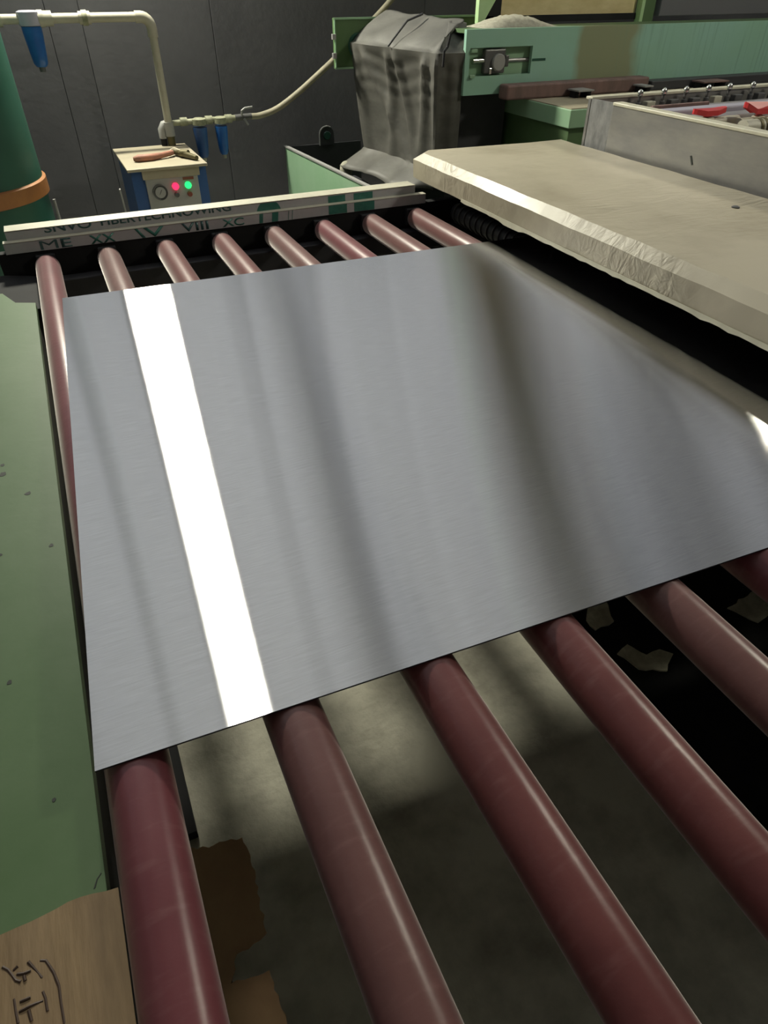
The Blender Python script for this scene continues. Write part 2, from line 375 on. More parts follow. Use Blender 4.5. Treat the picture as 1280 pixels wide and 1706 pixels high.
# ------------------------------------------------------------------ far side rail of the conveyor, with printed film
rail = thing('side_rail', 'long guide rail at the far roller ends, wrapped in white film with green print', 'rail', (.55, 2.58, -D))
XA, XB = -.205, 1.30
MB().prism_x([(2.55,.030),(2.55,.062),(2.553,.065),(2.617,.065),(2.62,.062),(2.62,.0),(2.56,.0),(2.56,.03)], XA+.012, XB).build('upper_flange', 'film', rail)
MB().box(XA+.012, XB, 2.549, 2.619, .0645, .0665).build('top_strip', 'film_cream', rail)
MB().prism_x([(2.522,.002),(2.522,.033),(2.524,.036),(2.552,.036),(2.552,.029),(2.56,.029),(2.56,.002)], XA-.002, XB+.035).build('lower_flange', 'film', rail)
MB().box(XA-.002, XB+.035, 2.521, 2.551, .0358, .0372).build('lip_strip', 'film_cream', rail)
MB().box(-.235, 2.02, 2.525, 2.56, -.34, .004).build('web_plate', 'black', rail)
MB().box(-.225, 1.6, 2.47, 2.525, -.16, -.085, bev=.004).build('ledge', 'dark', rail)
for k in range(8):
    x = XR0 + k*SP
    MB().box(x-.03, x+.03, 2.505, 2.525, -.07, -.008, bev=.004).build('bearing', 'shaft', rail)
for x in (-.2, 1.95): MB().box(x, x+.06, 2.53, 2.59, -D, -.3).build('leg', 'black', rail)
def text_mesh(s, size, x, y, z, name, material, parent, clip=None, slant=0, width=None, off=.0006):
    cu = bpy.data.curves.new('t', 'FONT'); cu.body = s; cu.size = size; cu.extrude = 0; cu.offset = off
    ob = bpy.data.objects.new('t', cu); COL.objects.link(ob)
    me = bpy.data.meshes.new_from_object(ob.evaluated_get(bpy.context.evaluated_depsgraph_get()))
    bpy.data.objects.remove(ob)
    b = MB(); b.bm.from_mesh(me)
    bmesh.ops.remove_doubles(b.bm, verts=b.bm.verts, dist=1e-6)
    xs = [v.co.x for v in b.bm.verts]; k = (width/(max(xs)-min(xs))) if width else 1
    for v in b.bm.verts: v.co = Vector((x + (v.co.x-min(xs))*k + slant*v.co.y, y, z + v.co.y))
    if clip:
        for zz, nz in ((clip[0], -1), (clip[1], 1)):
            bmesh.ops.bisect_plane(b.bm, geom=list(b.bm.verts)+list(b.bm.edges)+list(b.bm.faces), plane_co=(0,0,zz), plane_no=(0,0,nz), clear_outer=True)
    r = bmesh.ops.extrude_face_region(b.bm, geom=list(b.bm.faces))
    for v in [g for g in r['geom'] if isinstance(g, bmesh.types.BMVert)]: v.co.y -= .0004
    return b.build(name, material, parent, smooth=False)
Yu, Yl = 2.5498, 2.5218
text_mesh('SNVO', .036, -.075, Yu, .049, 'print', 'ink2', rail, (.03,.064), width=.15)
text_mesh('FIBERTECHNOWING', .036, .105, Yu, .051, 'print', 'ink2', rail, (.03,.064), width=.45)
text_mesh('M', .040, -.10, Yl, .005, 'print', 'ink2', rail, (.003,.0345), width=.055, off=0)
text_mesh('E', .040, -.035, Yl, .005, 'print', 'ink2', rail, (.003,.0345), width=.033)
text_mesh('XX', .042, .055, Yl, .002, 'print', 'ink', rail, (.003,.0345), width=.085)
text_mesh('\\V', .044, .205, Yl, .004, 'print', 'ink', rail, (.003,.0345), width=.10)
text_mesh('VIII', .040, .365, Yl, .006, 'print', 'ink2', rail, (.003,.0345), width=.095)
text_mesh('XC', .036, .51, Yl, .006, 'print', 'ink', rail, (.003,.0345), width=.08)
def disc_part(cx, cz, r, y, z0, z1, ri=0):
    b = MB()
    n = 40; out = []; inn = []
    pts = [(cx + r*math.cos(a*2*math.pi/n), cz + r*math.sin(a*2*math.pi/n)) for a in range(n)]
    b.prism_y(pts, y-.0004, y)
    for zz, nz in ((z0, -1), (z1, 1)):
        g = bmesh.ops.bisect_plane(b.bm, geom=list(b.bm.verts)+list(b.bm.edges)+list(b.bm.faces), plane_co=(0,0,zz), plane_no=(0,0,nz), clear_outer=True)
    return b
disc_part(.695, .026, .047, Yu, .0365, .062).build('print', 'ink', rail, smooth=False)
for x0, x1 in ((.646,.664),(.694,.722),(.757,.763),(.772,.778)): MB().prism_y([(x0,.003),(x1-.004,.003),(x1,.0345),(x0+.004,.0345)], Yl-.0004, Yl).build('print', 'ink', rail)
for x0, x1 in ((.93,1.0),(1.035,1.115)):
    MB().box(x0, x1, Yu-.0004, Yu, .0365, .061).build('print', 'ink', rail)
    MB().box(x0-.01, x1-.005, Yl-.0004, Yl, .003, .0345).build('print', 'ink', rail)

# near side rail, under and behind the camera
nr = thing('side_rail', 'black side rail carrying the near roller ends', 'rail', (.55, YN-.05, -D))
MB().box(-.132, 2.02, YN-.06, YN-.02, -.3, .0, bev=.004).build('web_plate', 'black', nr)
for x in (-.13, 1.95): MB().box(x, x+.06, YN-.08, YN-.02, -D, -.25).build('leg', 'black', nr)

# black corner bracket by the first roller
cb = MB().prism([(-.30,2.15),(-.138,2.17),(-.138,2.47),(-.225,2.52),(-.30,2.52)], -.10, -.0605).build('corner_bracket', 'black', loc=(-.2,2.3,-.10))
tag(cb, 'dark steel bracket at the far left corner, between green table and printed rail', 'bracket')

# ------------------------------------------------------------------ green side table with kraft paper
gt = thing('side_table', 'green painted steel side table left of the leftmost roller', 'table', (-.6, 1.0, -D))
MB().prism([(-1.2,-.45),(-.146,-.45),(-.146,2.165),(-.2,2.19),(-.235,2.285),(-1.2,2.36)], -.060, -.040).build('table_top', 'green', gt)
MB().box(-.17,-.152,-.45,2.1,-.2,-.06).build('apron', 'black', gt)
for x, y in ((-1.15,-.4),(-.20,-.4),(-1.15,2.0),(-.20,2.0)): MB().box(x-.02,x+.03,y-.02,y+.03,-D,-.06).build('leg', 'black', gt)
rnd = random.Random(3)
for x, y, r in ((-.240,1.255,.009),(-.241,1.289,.005),(-.198,1.168,.007),(-.167,.994,.0045),(-.236,.717,.0045),(-.191,.515,.0030),(-.246,1.004,.004)):
    poly = [(x + r*rnd.uniform(.5,1)*math.cos(a*math.pi/4), y + 1.2*r*rnd.uniform(.5,1)*math.sin(a*math.pi/4)) for a in range(8)]
    MB().prism(poly, -.0402, -.0396).build('paint_chip', 'chip', gt)
MB().prism([(-.1585,.393),(-.1565,.3935),(-.1535,.4015),(-.1490,.406),(-.1492,.407),(-.1545,.402)], -.0402,-.0396).build('scratch', 'chip', gt)
# kraft paper: gently waved sheet
kb = MB(); nx, ny = 40, 12; grid = []
for i in range(nx+1):
    row = []
    x = -.62 + (-.1345+.62)*i/nx
    for j in range(ny+1):
        f = j/ny; ytop = .386 + .0025*math.sin(x*60) - .10*max(0,-.26-x); y = -.2 + (ytop+.2)*f
        z = -.0375 + .0021*math.sin(x*95 + 1.6*math.sin(y*14)) + .0009*abs(math.sin(x*143+y*7)) + .001*math.sin(x*37+y*9)
        row.append(kb.bm.verts.new((x, y, z)))
    grid.append(row)
for i in range(nx):
    for j in range(ny): kb.bm.faces.new((grid[i][j], grid[i+1][j], grid[i+1][j+1], grid[i][j+1]))
r = bmesh.ops.extrude_face_region(kb.bm, geom=list(kb.bm.faces))
for v in [g for g in r['geom'] if isinstance(g, bmesh.types.BMVert)]: v.co.z += .0008
kp = thing('kraft_paper', 'creased brown kraft paper with marker writing on the green side table', 'paper', (-.35,.1,-.04))
kb.build('sheet', 'kraft', kp, smooth=True)
def zk(x, y): return -.0375 + .0021*math.sin(x*95 + 1.6*math.sin(y*14)) + .0009*abs(math.sin(x*143+y*7)) + .001*math.sin(x*37+y*9) + .0008
strokes = [[(-0.245,0.353),(-0.24,0.348),(-0.233,0.335),(-0.229,0.332)],[(-0.231,0.347),(-0.235,0.345)],[(-0.232,0.34),(-0.226,0.338),(-0.22,0.338)],[(-0.226,0.336),(-0.225,0.331)],[(-0.222,0.347),(-0.216,0.337),(-0.211,0.328)],[(-0.212,0.344),(-0.207,0.342),(-0.201,0.329),(-0.197,0.315),(-0.196,0.299),(-0.194,0.281)],[(-0.235,0.32),(-0.234,0.31),(-0.232,0.298)],[(-0.23,0.315),(-0.221,0.315)],[(-0.211,0.316),(-0.209,0.309),(-0.208,0.298)],[(-0.231,0.307),(-0.221,0.308),(-0.211,0.308)],[(-0.223,0.305),(-0.221,0.295)]]
for s in strokes:
    pts = []
    for (a, b), (c, d) in zip(s[:-1], s[1:]):
        for q in range(4): pts.append((a+(c-a)*q/4, b+(d-b)*q/4))
    pts.append(s[-1])
    b = MB().tube([(x, y, zk(x, y)-.0007) for x, y in pts], .0016, 8)
    b.build('pen_stroke', 'ink_brown', kp)

# ------------------------------------------------------------------ under the rollers
def ragged(pts, amp, step, seed):
    rr = random.Random(seed); out = []
    n = len(pts)
    for i in range(n):
        a, b = Vector(pts[i]), Vector(pts[(i+1)%n]); L = (b-a).length; k = max(1, int(L/step))
        nrm = Vector((-(b-a).y, (b-a).x)).normalized()
        for q in range(k):
            out.append(tuple(a.lerp(b, q/k) + nrm*rr.uniform(-amp, amp)*(q > 0)))
    return out
cz = -.5
cpts = ragged([(-.115,.64),(-.080,.625),(-.002,.612),(.003,.575),(-.006,.446),(-.030,.440),(-.058,.437),(-.077,.401),(-.017,.394),(-.012,.30),(.004,.2),(-.115,.2)], .003, .009, 5)
cp = MB().prism(cpts, cz, cz+.004).build('torn_cardboard', 'card', loc=(-.06,.45,cz))
tag(cp, 'torn brown cardboard below the leftmost roller', 'cardboard')
sh = thing('lower_shelf', 'narrow black shelf carrying the torn cardboard below the rollers', 'shelf', (-.1,.3,-D))
MB().box(-.14,-.075,-.2,.60,cz-.02,cz-.0005).build('board', 'black', sh)
MB().box(-.135,-.105,-.15,-.12,-D,cz-.02).build('post', 'black', sh)
MB().box(-.135,-.105,.55,.58,-D,cz-.02).build('post', 'black', sh)
o = MB().box(-.135,-.095,.84,1.6,-D,-D+.03).build('floor_channel', 'black', loc=(-.115,1.2,-D)); tag(o, 'black steel channel on the floor under the leftmost roller', 'channel')  # plain black bar laid along the floor
mb = thing('machine_base', 'black steel machine base on the floor below the hood', 'machine base', (1.9,1.4,-D))
MB().box(1.0, 2.02, 1.56, 2.35, -D, -.3, bev=.01).build('body', 'black', mb)
MB().box(1.62, 2.02, -.25, 2.46, -.28, .0495, bev=.005).build('housing', 'black', mb)
o = MB().box(.97,2.0,.15,1.50,-D,-D+.008,bev=.003).build('rubber_mat', 'rubber', loc=(1.5,1.0,-D)); tag(o, 'black rubber mat on the floor under the right rollers', 'mat')  # black sheet added where the floor lies in shade
bits = [('pale torn scrap on the black mat just below the sheet edge, between two rollers', [(1.15,1.00),(1.20,1.05),(1.26,1.045),(1.24,1.0),(1.225,.96),(1.15,.955)]),
        ('pale L-shaped scrap on the black mat between the fourth and fifth rollers', [(1.15,.855),(1.20,.87),(1.225,.815),(1.275,.815),(1.30,.785),(1.24,.745),(1.17,.785)]),
        ('pale scrap on the black mat near the right edge, beside the fifth roller', [(1.59,.855),(1.73,.875),(1.76,.80),(1.63,.77)])]
for i, (lab, poly) in enumerate(bits):
    o = MB().prism(ragged(poly, .004, .02, 20+i), -D+.0082, -D+.014).build('paper_scrap', 'white_scrap', loc=(poly[0][0], poly[0][1], -D))  # flat pale piece drawn for a lit patch of floor
    tag(o, lab, 'scrap', 'pale scraps on the black mat')

# ------------------------------------------------------------------ cream hood over the machine intake
hd = thing('intake_hood', 'wide cream hood wrapped in wrinkled clear film, over the sheet', 'machine hood', (1.7, 1.1, .07))
hb = MB()
prof = [(1.34,.072),(1.338,.138),(1.362,.166),(2.02,.168),(2.03,.072)]
prof_in = [(1.352,.072),(1.352,.130),(1.370,.155),(2.01,.155),(2.01,.072)]
ys = [2.648] + [2.60 - 3.1*i/60 for i in range(61)]
rows = []
rr = random.Random(11)
for i, y in enumerate(ys):
    row = []
    for j, (x, z) in enumerate(prof):
        if i == 0 and j in (0, 1): x += .0
        if i == 0: x = x + (.045 if j == 2 else .0)
        wob = .0008*math.sin(y*17 + j*2) + .0005*math.sin(y*41+j)
        row.append(hb.bm.verts.new((x + wob, y if not (i == 0 and j in (3,4)) else 2.585, z + wob*.7)))
    rows.append(row)
for i in range(len(rows)-1):
    for j in range(4): hb.bm.faces.new((rows[i][j], rows[i+1][j], rows[i+1][j+1], rows[i][j+1]))
hb.bm.faces.new(rows[0]); hb.bm.faces.new(rows[-1][::-1])
hb.build('cover', 'hood', hd, smooth=False)
MB().box(1.346,2.02,-.48,2.58,.0735,.130).build('lining', 'black', hd)  # black block added to keep the hollow under the hood dark
fb = MB(); pv = None
for i in range(90):                      # ragged film edge hanging below the front face
    y = 2.25 - 2.6*i/89; dz = .004 + .0045*abs(math.sin(i*.83))*rr.random() + (.007 if 9 < i < 14 else 0)
    a = fb.bm.verts.new((1.3385, y, .078)); b = fb.bm.verts.new((1.3375+rr.uniform(-.001,.0005), y, .072-dz))
    if pv: fb.bm.faces.new((pv[0], a, b, pv[1]))
    pv = (a, b)
r = bmesh.ops.extrude_face_region(fb.bm, geom=list(fb.bm.faces))
for v in [g for g in r['geom'] if isinstance(g, bmesh.types.BMVert)]: v.co.x -= .0012
fb.build('film_edge', 'film_cream', hd)
MB().lathe([(.012,.166),(.012,.170),(.006,.173)], (1.852,1.497,0), 'z', 12).build('bolt', 'dark_grey', hd)
MB().lathe([(.014,.0),(.014,.02)], (1.66,2.67,.13), 'z', 12).build('bolt', 'film_cream', hd)
for y in (-.35, 2.5): MB().box(1.9,1.96,y,y+.06,.05,.075).build('foot', 'black', hd)

# ribbed feed roller under the hood
fr = thing('ribbed_feed_roller', 'dark ribbed rubber feed roller tucked under the cream hood', 'roller', (1.47,1.5,-.03))
xr_ = 1.475
MB().lathe([(.034,-.25),(.034,2.50)], (xr_,0,-.042), 'y', 24).build('core', 'dark', fr)
for i in range(16):
    y = 2.47 - i*.042
    MB().lathe([(.034,y-.004),(.0405,y-.003),(.0405,y+.003),(.034,y+.004)], (xr_,0,-.042), 'y', 24).build('rib', 'dark_grey', fr)

# ------------------------------------------------------------------ stainless box behind the hood
sb = thing('steel_tank', 'open stainless steel tank behind the cream hood', 'tank', (2.6,1.4,-D))
MB().box(2.05, 2.062, -.3, 2.345, .05, .325).build('near_wall', 'steel', sb)
MB().box(2.046, 2.090, -.3, 2.345, .322, .333, bev=.002).build('rim', 'film_cream', sb)
MB().box(2.054, 2.066, 2.345, 2.49, .05, .328).build('end_wall', 'steel_dull', sb)
MB().box(2.052, 3.6, 2.485, 2.50, .05, .328).build('far_wall', 'steel', sb)
MB().box(2.054, 3.6, 2.480, 2.520, .324, .334, bev=.002).build('rim', 'film_cream', sb)
MB().box(2.066, 3.6, -.3, 2.485, .0, .24).build('bottom', 'alu', sb)
MB().box(3.59, 3.6, -.3, 2.5, .05, .328).build('far_wall', 'steel', sb)
for x,y in ((2.1,-.2),(2.1,2.4),(3.5,-.2),(3.5,2.4)): MB().box(x-.03,x+.03,y-.03,y+.03,-D,.02).build('leg', 'black', sb)
MB().prism_x([(1.905,.222),(1.898,.224),(1.882,.198),(1.889,.195)], 2.0487, 2.0502).build('gouge', 'chip', sb)
for i, x in enumerate((2.275,2.402,2.522,2.647,2.769,2.908,3.032,3.155,3.28,3.40)):
    t = thing('clamp_pin', 'bright clamp pin on the far rim of the steel tank, number %s from its corner' % ['one','two','three','four','five','six','seven','eight','nine','ten'][i], 'pin', (x, 2.47, .29), 'clamp pins along the tank rim')
    MB().lathe([(.011,.24),(.011,.305),(.006,.307),(.006,.325),(.009,.327)], (x,2.455,0), 'z', 10).build('stem', 'dark_grey', t)
    MB().lathe([(.006,.327),(.011,.332),(.012,.342),(.008,.350),(.003,.353)], (x,2.455,0), 'z', 12).build('head', 'chrome', t)
    MB().box(x+.04, x+.085, 2.446, 2.474, .2405, .308, bev=.003).build('clip', 'dark_grey' if i % 3 else 'film_cream', t)
for i, (y, z, m_) in enumerate(((2.39,.290,'alu'),(2.30,.300,'lilac'),(2.215,.285,'alu'))):
    o = MB().box(2.10, 3.55, y-.032, y+.032, .2405, z, bev=.006).build('spray_bar', m_, loc=(2.8,y,.24))
    tag(o, ['grey bar in the steel tank nearest its far rim','lilac grey bar in the middle of the steel tank','grey bar in the steel tank nearest the red valves'][i], 'bar')
o = MB().box(2.25, 2.55, 2.340, 2.357, .2405, .309, bev=.002).build('rack_strip', 'brown', loc=(2.4,2.35,.24)); tag(o, 'brown slotted strip between two bars in the steel tank', 'strip')
def valve(x, y, label, ang, wing):
    t = thing('ball_valve', label, 'valve', (x,y,.24), 'red handled valves in the steel tank')
    MB().tube([(x-.10,y-.02,.262),(x+.16,y-.02,.262)], .022, 14).build('pipe', 'pvc', t)
    MB().lathe([(.03,.2405),(.033,.262),(.025,.284),(.012,.29)], (x,y-.02,0), 'z', 16).build('body', 'film_cream', t)
    mt = Matrix.Translation((x,y-.02,.296)) @ Matrix.Rotation(ang, 4, 'Z')
    b = MB().prism([(-.075,-.012),(-.03,-.02),(.03,-.02),(.075,-.012),(.08,.0),(.075,.012),(.03,.018),(-.03,.018),(-.075,.012),(-.08,0)], -.006, .012)
    for v in b.bm.verts: v.co.z += wing*v.co.x*v.co.x*8
    b.xf(mt).build('handle', 'red', t)
valve(2.375, 2.19, 'valve with flat red handle nearest the left end of the steel tank', 0.0, .2)
valve(2.58, 2.13, 'valve with raised red winged handle in the steel tank', -.15, .55)
MB_ = thing('hose_coupling', 'ivory hose coupling with dark clamp rings in the steel tank', 'coupling', (2.47,1.98,.24))
MB().tube([(2.36,1.985,.272),(2.62,1.97,.272)], .031, 16).build('sleeve', 'pvc', MB_)
for q in (.06,.085,.14): MB().tube([(2.36+q,1.985-.0035*q/.06,.272),(2.372+q,1.985-.0035*q/.06,.272)], .034, 16).build('clamp_ring', 'brass', MB_)

# ------------------------------------------------------------------ green machine behind
gb = thing('machine_beam', 'long green machine beam with olive smear and a slotted left end', 'machine beam', (1.815,3.1,.28))
b = MB(); BY = 3.1
b.box(1.815,4.6,BY,BY+.02,.462,.530); b.box(1.815,4.6,BY,BY+.02,.282,.355); b.box(1.815,1.838,BY,BY+.02,.355,.462); b.box(2.172,4.6,BY,BY+.02,.355,.462)
b.build('face_plate', 'beam', gb)
MB().box(1.82,4.6,BY+.02,BY+.22,.515,.529).build('top_flange', 'green', gb)
MB().box(1.83,4.6,BY+.032,BY+.045,.29,.515).build('recess_back', 'green_pale', gb)
MB().box(1.84,1.87,BY-.012,BY,.445,.458,bev=.002).build('slide_stop', 'green_pale', gb)
MB().box(1.84,1.865,BY-.012,BY,.350,.362,bev=.002).build('slide_stop', 'green_pale', gb)
MB().box(1.92,2.03,BY+.002,BY+.032,.362,.455,bev=.006).build('bearing_block', 'dark_grey', gb)
MB().lathe([(.03,BY-.012),(.034,BY-.008),(.034,BY+.01)], (1.99,0,.405), 'y', 20).build('bearing_cap', 'cab_grey', gb)
MB().tube([(1.865,BY+.02,.412),(1.95,BY+.02,.412)], .014, 12).build('adjusting_bolt', 'chrome', gb)
MB().tube([(2.03,BY+.03,.408),(2.175,BY+.03,.408)], .008, 10).build('adjusting_screw', 'alu', gb)
MB().box(2.035,2.055,BY+.01,BY+.04,.385,.43,bev=.004).build('lock_nut', 'dark_grey', gb)
MB().box(1.945,1.957,BY-.004,BY+.02,.360,.385,bev=.002).build('stud', 'chrome', gb)
MB().box(2.175,2.25,BY-.001,BY+.002,.403,.413).build('groove', 'green_dark', gb)
MB().box(3.4,3.5,BY+.02,BY+.3,-D,.29).build('pillar', 'green', gb); MB().box(4.2,4.5,BY+.02,BY+.3,-D,.29).build('pillar', 'green', gb)

gk = thing('gear_housing', 'green box shaped housing with overhanging lid below the machine beam', 'housing', (2.4,2.9,-D))
MB().box(2.145,3.3,2.715,3.64,-D,.187).build('body', 'green', gk)
MB().box(2.127,3.32,2.695,3.66,.187,.258,bev=.003).build('lid', 'green_pale', gk)
MB().box(2.135,3.31,2.705,3.07,.2581,.262).build('lid_mat', 'cream_top', gk)
bb = MB().box(2.005, 2.84, 3.02, 3.098, .2625, .322, bev=.008).build('rubber_bar', 'brown', loc=(2.4,3.05,.2625)); tag(bb, 'dusty brown bar lying along the foot of the green beam', 'bar')
for i, (x0, x1, lab) in enumerate(((2.34,2.43,'small steel angle bracket on the green housing lid'),(2.735,2.79,'dark angle bracket at the end of the brown bar'),(3.12,3.29,'wide dark bracket on the rail right of the brown bar'))):
    t = thing('angle_bracket', lab, 'bracket', ((x0+x1)/2, 2.98, .262))
    MB().box(x0,x1,2.93,3.015,.290,.296).build('top_plate', ('cab_grey','cab_grey','brown')[i], t)
    MB().box(x1-.025,x1,2.95,3.0,.2625,.290).build('upright', 'black', t); MB().box(x0+.004,x0+.025,2.96,3.0,.2625,.290).build('upright', 'black', t)
dr = MB().box(2.86,4.5,3.02,3.098,.2625,.302,bev=.004).build('dark_rail', 'dark', loc=(3.4,3.05,.26)); tag(dr, 'dark rail along the foot of the green beam at right', 'rail')

# uprights and panels above the beam
tp = thing('tan_panel', 'tan boarded panel in a yellow green frame above the beam', 'panel', (2.6,3.5,.53))
MB().box(2.20,3.05,3.46,3.48,.56,1.3).build('board', 'tan', tp)
MB().prism_y([(2.072,.532),(2.10,.532),(2.19,.66),(2.19,1.3),(2.072,1.3)],3.44,3.47).build('frame_post', 'lime', tp)
MB().prism_y([(2.115,.532),(2.205,.532),(2.205,.7)],3.45,3.475).build('gusset', 'black', tp)
MB().box(2.10,3.05,3.45,3.475,.532,.560).build('frame_rail', 'black', tp)
MB().box(3.055,3.075,3.42,3.46,.50,1.3).build('frame_post', 'lime', tp); MB().box(3.075,3.145,3.42,3.46,.50,1.3).build('frame_post', 'green', tp)
gp = MB().box(3.165,4.5,3.40,3.46,.545,1.3,bev=.004).build('grey_panel', 'grey_panel', loc=(3.8,3.43,.53)); tag(gp, 'flat dark grey panel above the right part of the green beam', 'panel')
# small sack heap on top of the beam
sk = MB(); n = 24; g = []
for i in range(n+1):
    row = []
    for j in range(9):
        u = i/n*2-1; v = j/8*2-1
        hgt = .042*max(0, 1-u*u)**1.2*max(0, 1-v*v)**.6*(1+.12*math.sin(i*1.7+j))
        row.append(sk.bm.verts.new((2.13+.21*u + .0, 3.235+.09*v, .5295+hgt)))
    g.append(row)
for i in range(n):
    for j in range(8): sk.bm.faces.new((g[i][j],g[i+1][j],g[i+1][j+1],g[i][j+1]))
sk.bm.faces.new([g[i][0] for i in range(n+1)] + [g[n][j] for j in range(1,9)] + [g[i][8] for i in range(n-1,-1,-1)] + [g[0][j] for j in range(7,0,-1)])
o = sk.build('sack', 'sand', loc=(2.13,3.235,.53), smooth=True); tag(o, 'low speckled sack lying on top of the green beam', 'sack')

rp = thing('end_plate', 'green square end plate behind the draped grey sheet', 'plate', (1.7,3.9,.33))
MB().box(1.50,2.4,3.90,3.92,.332,.547).build('plate', 'green', rp)
MB().box(1.50,2.4,3.893,3.90,.540,.549).build('edge_strip', 'green_pale', rp)
MB().box(1.50,1.506,3.892,3.90,.332,.547).build('edge_strip', 'green_pale', rp)
MB().box(1.50,2.4,3.893,3.90,.330,.338).build('edge_strip', 'green_pale', rp)
MB().lathe([(.05,3.885),(.055,3.9)], (1.63,0,.43), 'y', 20).build('hub', 'green_dark', rp)
for z in (.39,.47): MB().box(1.485,1.505,3.885,3.905,z-.012,z+.012,bev=.002).build('bolt', 'alu', rp)
MB().box(2.0,2.3,3.921,4.1,-D,.5).build('pillar', 'green', rp)

# covered unit between the plates
dp = thing('draped_sheet', 'grey dust sheet draped over the machine end beside the beam', 'dust sheet', (1.75,3.4,-.1))
cl = MB(); NU, NV = 64, 70
# outline in plan (u): rear-left corner -> near-left corner -> near-right ; profile down (v)
def path(u):
    # u 0..1 along the left face from far to near, 1..1.35 round the near end
    if u <= 1: return Vector((1.585 + .105*u, 3.87 - .74*u)), Vector((-1, -.12)).normalized()
    t = (u-1)/.35; return Vector((1.69 + .13*t, 3.13 - .012*t)), Vector((-.3*(1-t), -1)).normalized()
def sstep(a, b, x): x = min(1, max(0, (x-a)/(b-a))); return x*x*(3-2*x)
gv = []
for i in range(NU+1):
    u = 1.35*i/NU; p, nrm = path(u); col = []
    k = sstep(.86, 1.12, u)
    nrm = (Vector((-1,-.12))*(1-k) + Vector((-.05,-1))*k).normalized()
    for j in range(NV+1):
        v = j/NV
        tuck = math.exp(-((u-.50)/.028)**2) + math.exp(-((u-.93)/.03)**2)      # cords pull the sheet in
        if v < .34:            # top, from the ridge out to the rounded upper edge
            t = v/.34
            q = p + (Vector((.20, .015))*(1-k) + Vector((.10,.17))*k)*(1-t)
            zz = .462 + .110*(1-t)*(1-.25*u/1.35) - .018*t**6 - .010*tuck*(.4+.6*t) + .004*math.sin(u*17+t*4)
            pos = Vector((q.x, q.y, zz))
        else:
            t = (v-.34)/.66
            zz = .446 - .545*t
            fold = -.006*tuck*math.exp(-t*6)
            for uc, sl, wd, am in ((.05,.02,.030,.014),(.13,.50,.040,.022),(.46,-.10,.035,.020),(.54,.14,.035,.022),(.90,-.20,.040,.026),(1.0,-.02,.045,.026),(1.2,.05,.05,.016)):
                fold += 1.15*am*math.exp(-((u-uc-sl*t)/(wd*(1+.5*t)))**2)*(1-.45*t)*sstep(0,.10,t)
            ripple = .0022*math.sin(t*52+2*math.sin(u*9))*(1-sstep(.25,.5,t))*sstep(.03,.1,t)
            sag = -.035*math.sin(math.pi*min(1,t*1.02))*math.sin(math.pi*min(1,u))**.7 - .075*t**1.3*(1-.6*k)
            q = p + nrm*(.012*math.exp(-(t/.06)**2) + fold + sag + ripple)
            if t > .90 and u < 1.0:
                e = (t-.90)/.10
                q = q + Vector((-1,-.12))*(e*.17*(1-.25*u)*sstep(1.0,.85,u)); zz = .446 - .545*.90 - .075*e - .006*math.sin(u*13)
            pos = Vector((q.x, q.y, zz))
        col.append(cl.bm.verts.new(pos))
    gv.append(col)
for i in range(NU):
    for j in range(NV): cl.bm.faces.new((gv[i][j], gv[i+1][j], gv[i+1][j+1], gv[i][j+1]))
co = cl.build('sheet', 'cloth', dp, smooth=True)
s_ = co.modifiers.new('thick', 'SOLIDIFY'); s_.thickness = .004; s_.offset = -1
MB().tube([(1.745,3.12,.515),(1.73,3.114,.47),(1.70,3.09,.455),(1.69,3.075,.40)], .006, 8).build('tie_cord', 'black', dp)
MB().tube([(1.80,3.5,.572),(1.72,3.5,.548),(1.645,3.49,.482),(1.615,3.49,.452)], .005, 8).build('tie_cord', 'dark', dp)
db = thing('drum_unit', 'dark drum unit hidden under the grey dust sheet', 'machine unit', (1.95,3.5,-D))
MB().box(1.80,2.11,3.2,3.84,-D,.0).build('base', 'dark', db)
MB().box(1.83,2.11,3.19,3.84,-.005,.44).build('body', 'dark', db)

# green trough
tr = thing('green_trough', 'open pale green sheet metal trough beyond the printed rail', 'trough', (1.6,3.6,-D))
MB().prism([(1.345,4.42),(1.357,4.42),(1.452,2.75),(1.440,2.75)], -.62, -.10).build('side_wall', 'green_pale', tr)
MB().prism([(1.340,4.425),(1.362,4.425),(1.457,2.75),(1.435,2.75)], -.105, -.097).build('rim', 'cab_grey', tr)
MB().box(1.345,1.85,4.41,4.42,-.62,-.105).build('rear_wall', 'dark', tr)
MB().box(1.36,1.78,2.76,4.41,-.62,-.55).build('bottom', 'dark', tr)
for x,y in ((1.40,4.3),(1.72,4.3),(1.47,2.85),(1.72,2.85)): MB().box(x,x+.05,y,y+.05,-D,-.6).build('leg', 'black', tr)
b = MB(); n = 24; o_ = []; i_ = []
oc = [(1.567,-.11),(1.567,-.055)] + [(1.615-.048*math.cos(a*math.pi/12), -.055+.048*math.sin(a*math.pi/12)) for a in range(1,12)] + [(1.663,-.055),(1.663,-.11)]
b.prism_y(oc, 4.395, 4.41); b.build('lifting_lug', 'dark', tr)
MB().lathe([(.020,4.390),(.024,4.394),(.024,4.396)], (1.617,0,-.058), 'y', 20).build('lug_eye', 'green_dark', tr)
MB().tube([(1.567,4.392,-.11),(1.567,4.392,-.055)] + [(1.615-.048*math.cos(a*math.pi/12), 4.392, -.055+.048*math.sin(a*math.pi/12)) for a in range(1,9)], .004, 8).build('lug_edge', 'cab_grey', tr)
o = MB().lathe([(.004,-.0),(.028,.01),(.036,.05),(.03,.085),(.015,.10),(.004,.104)], (1.52,3.85,-.20), 'z', 14).build('rag_bundle', 'sand', loc=(1.52,3.85,-.20)); tag(o, 'small pale rag showing above the trough rim', 'rag')
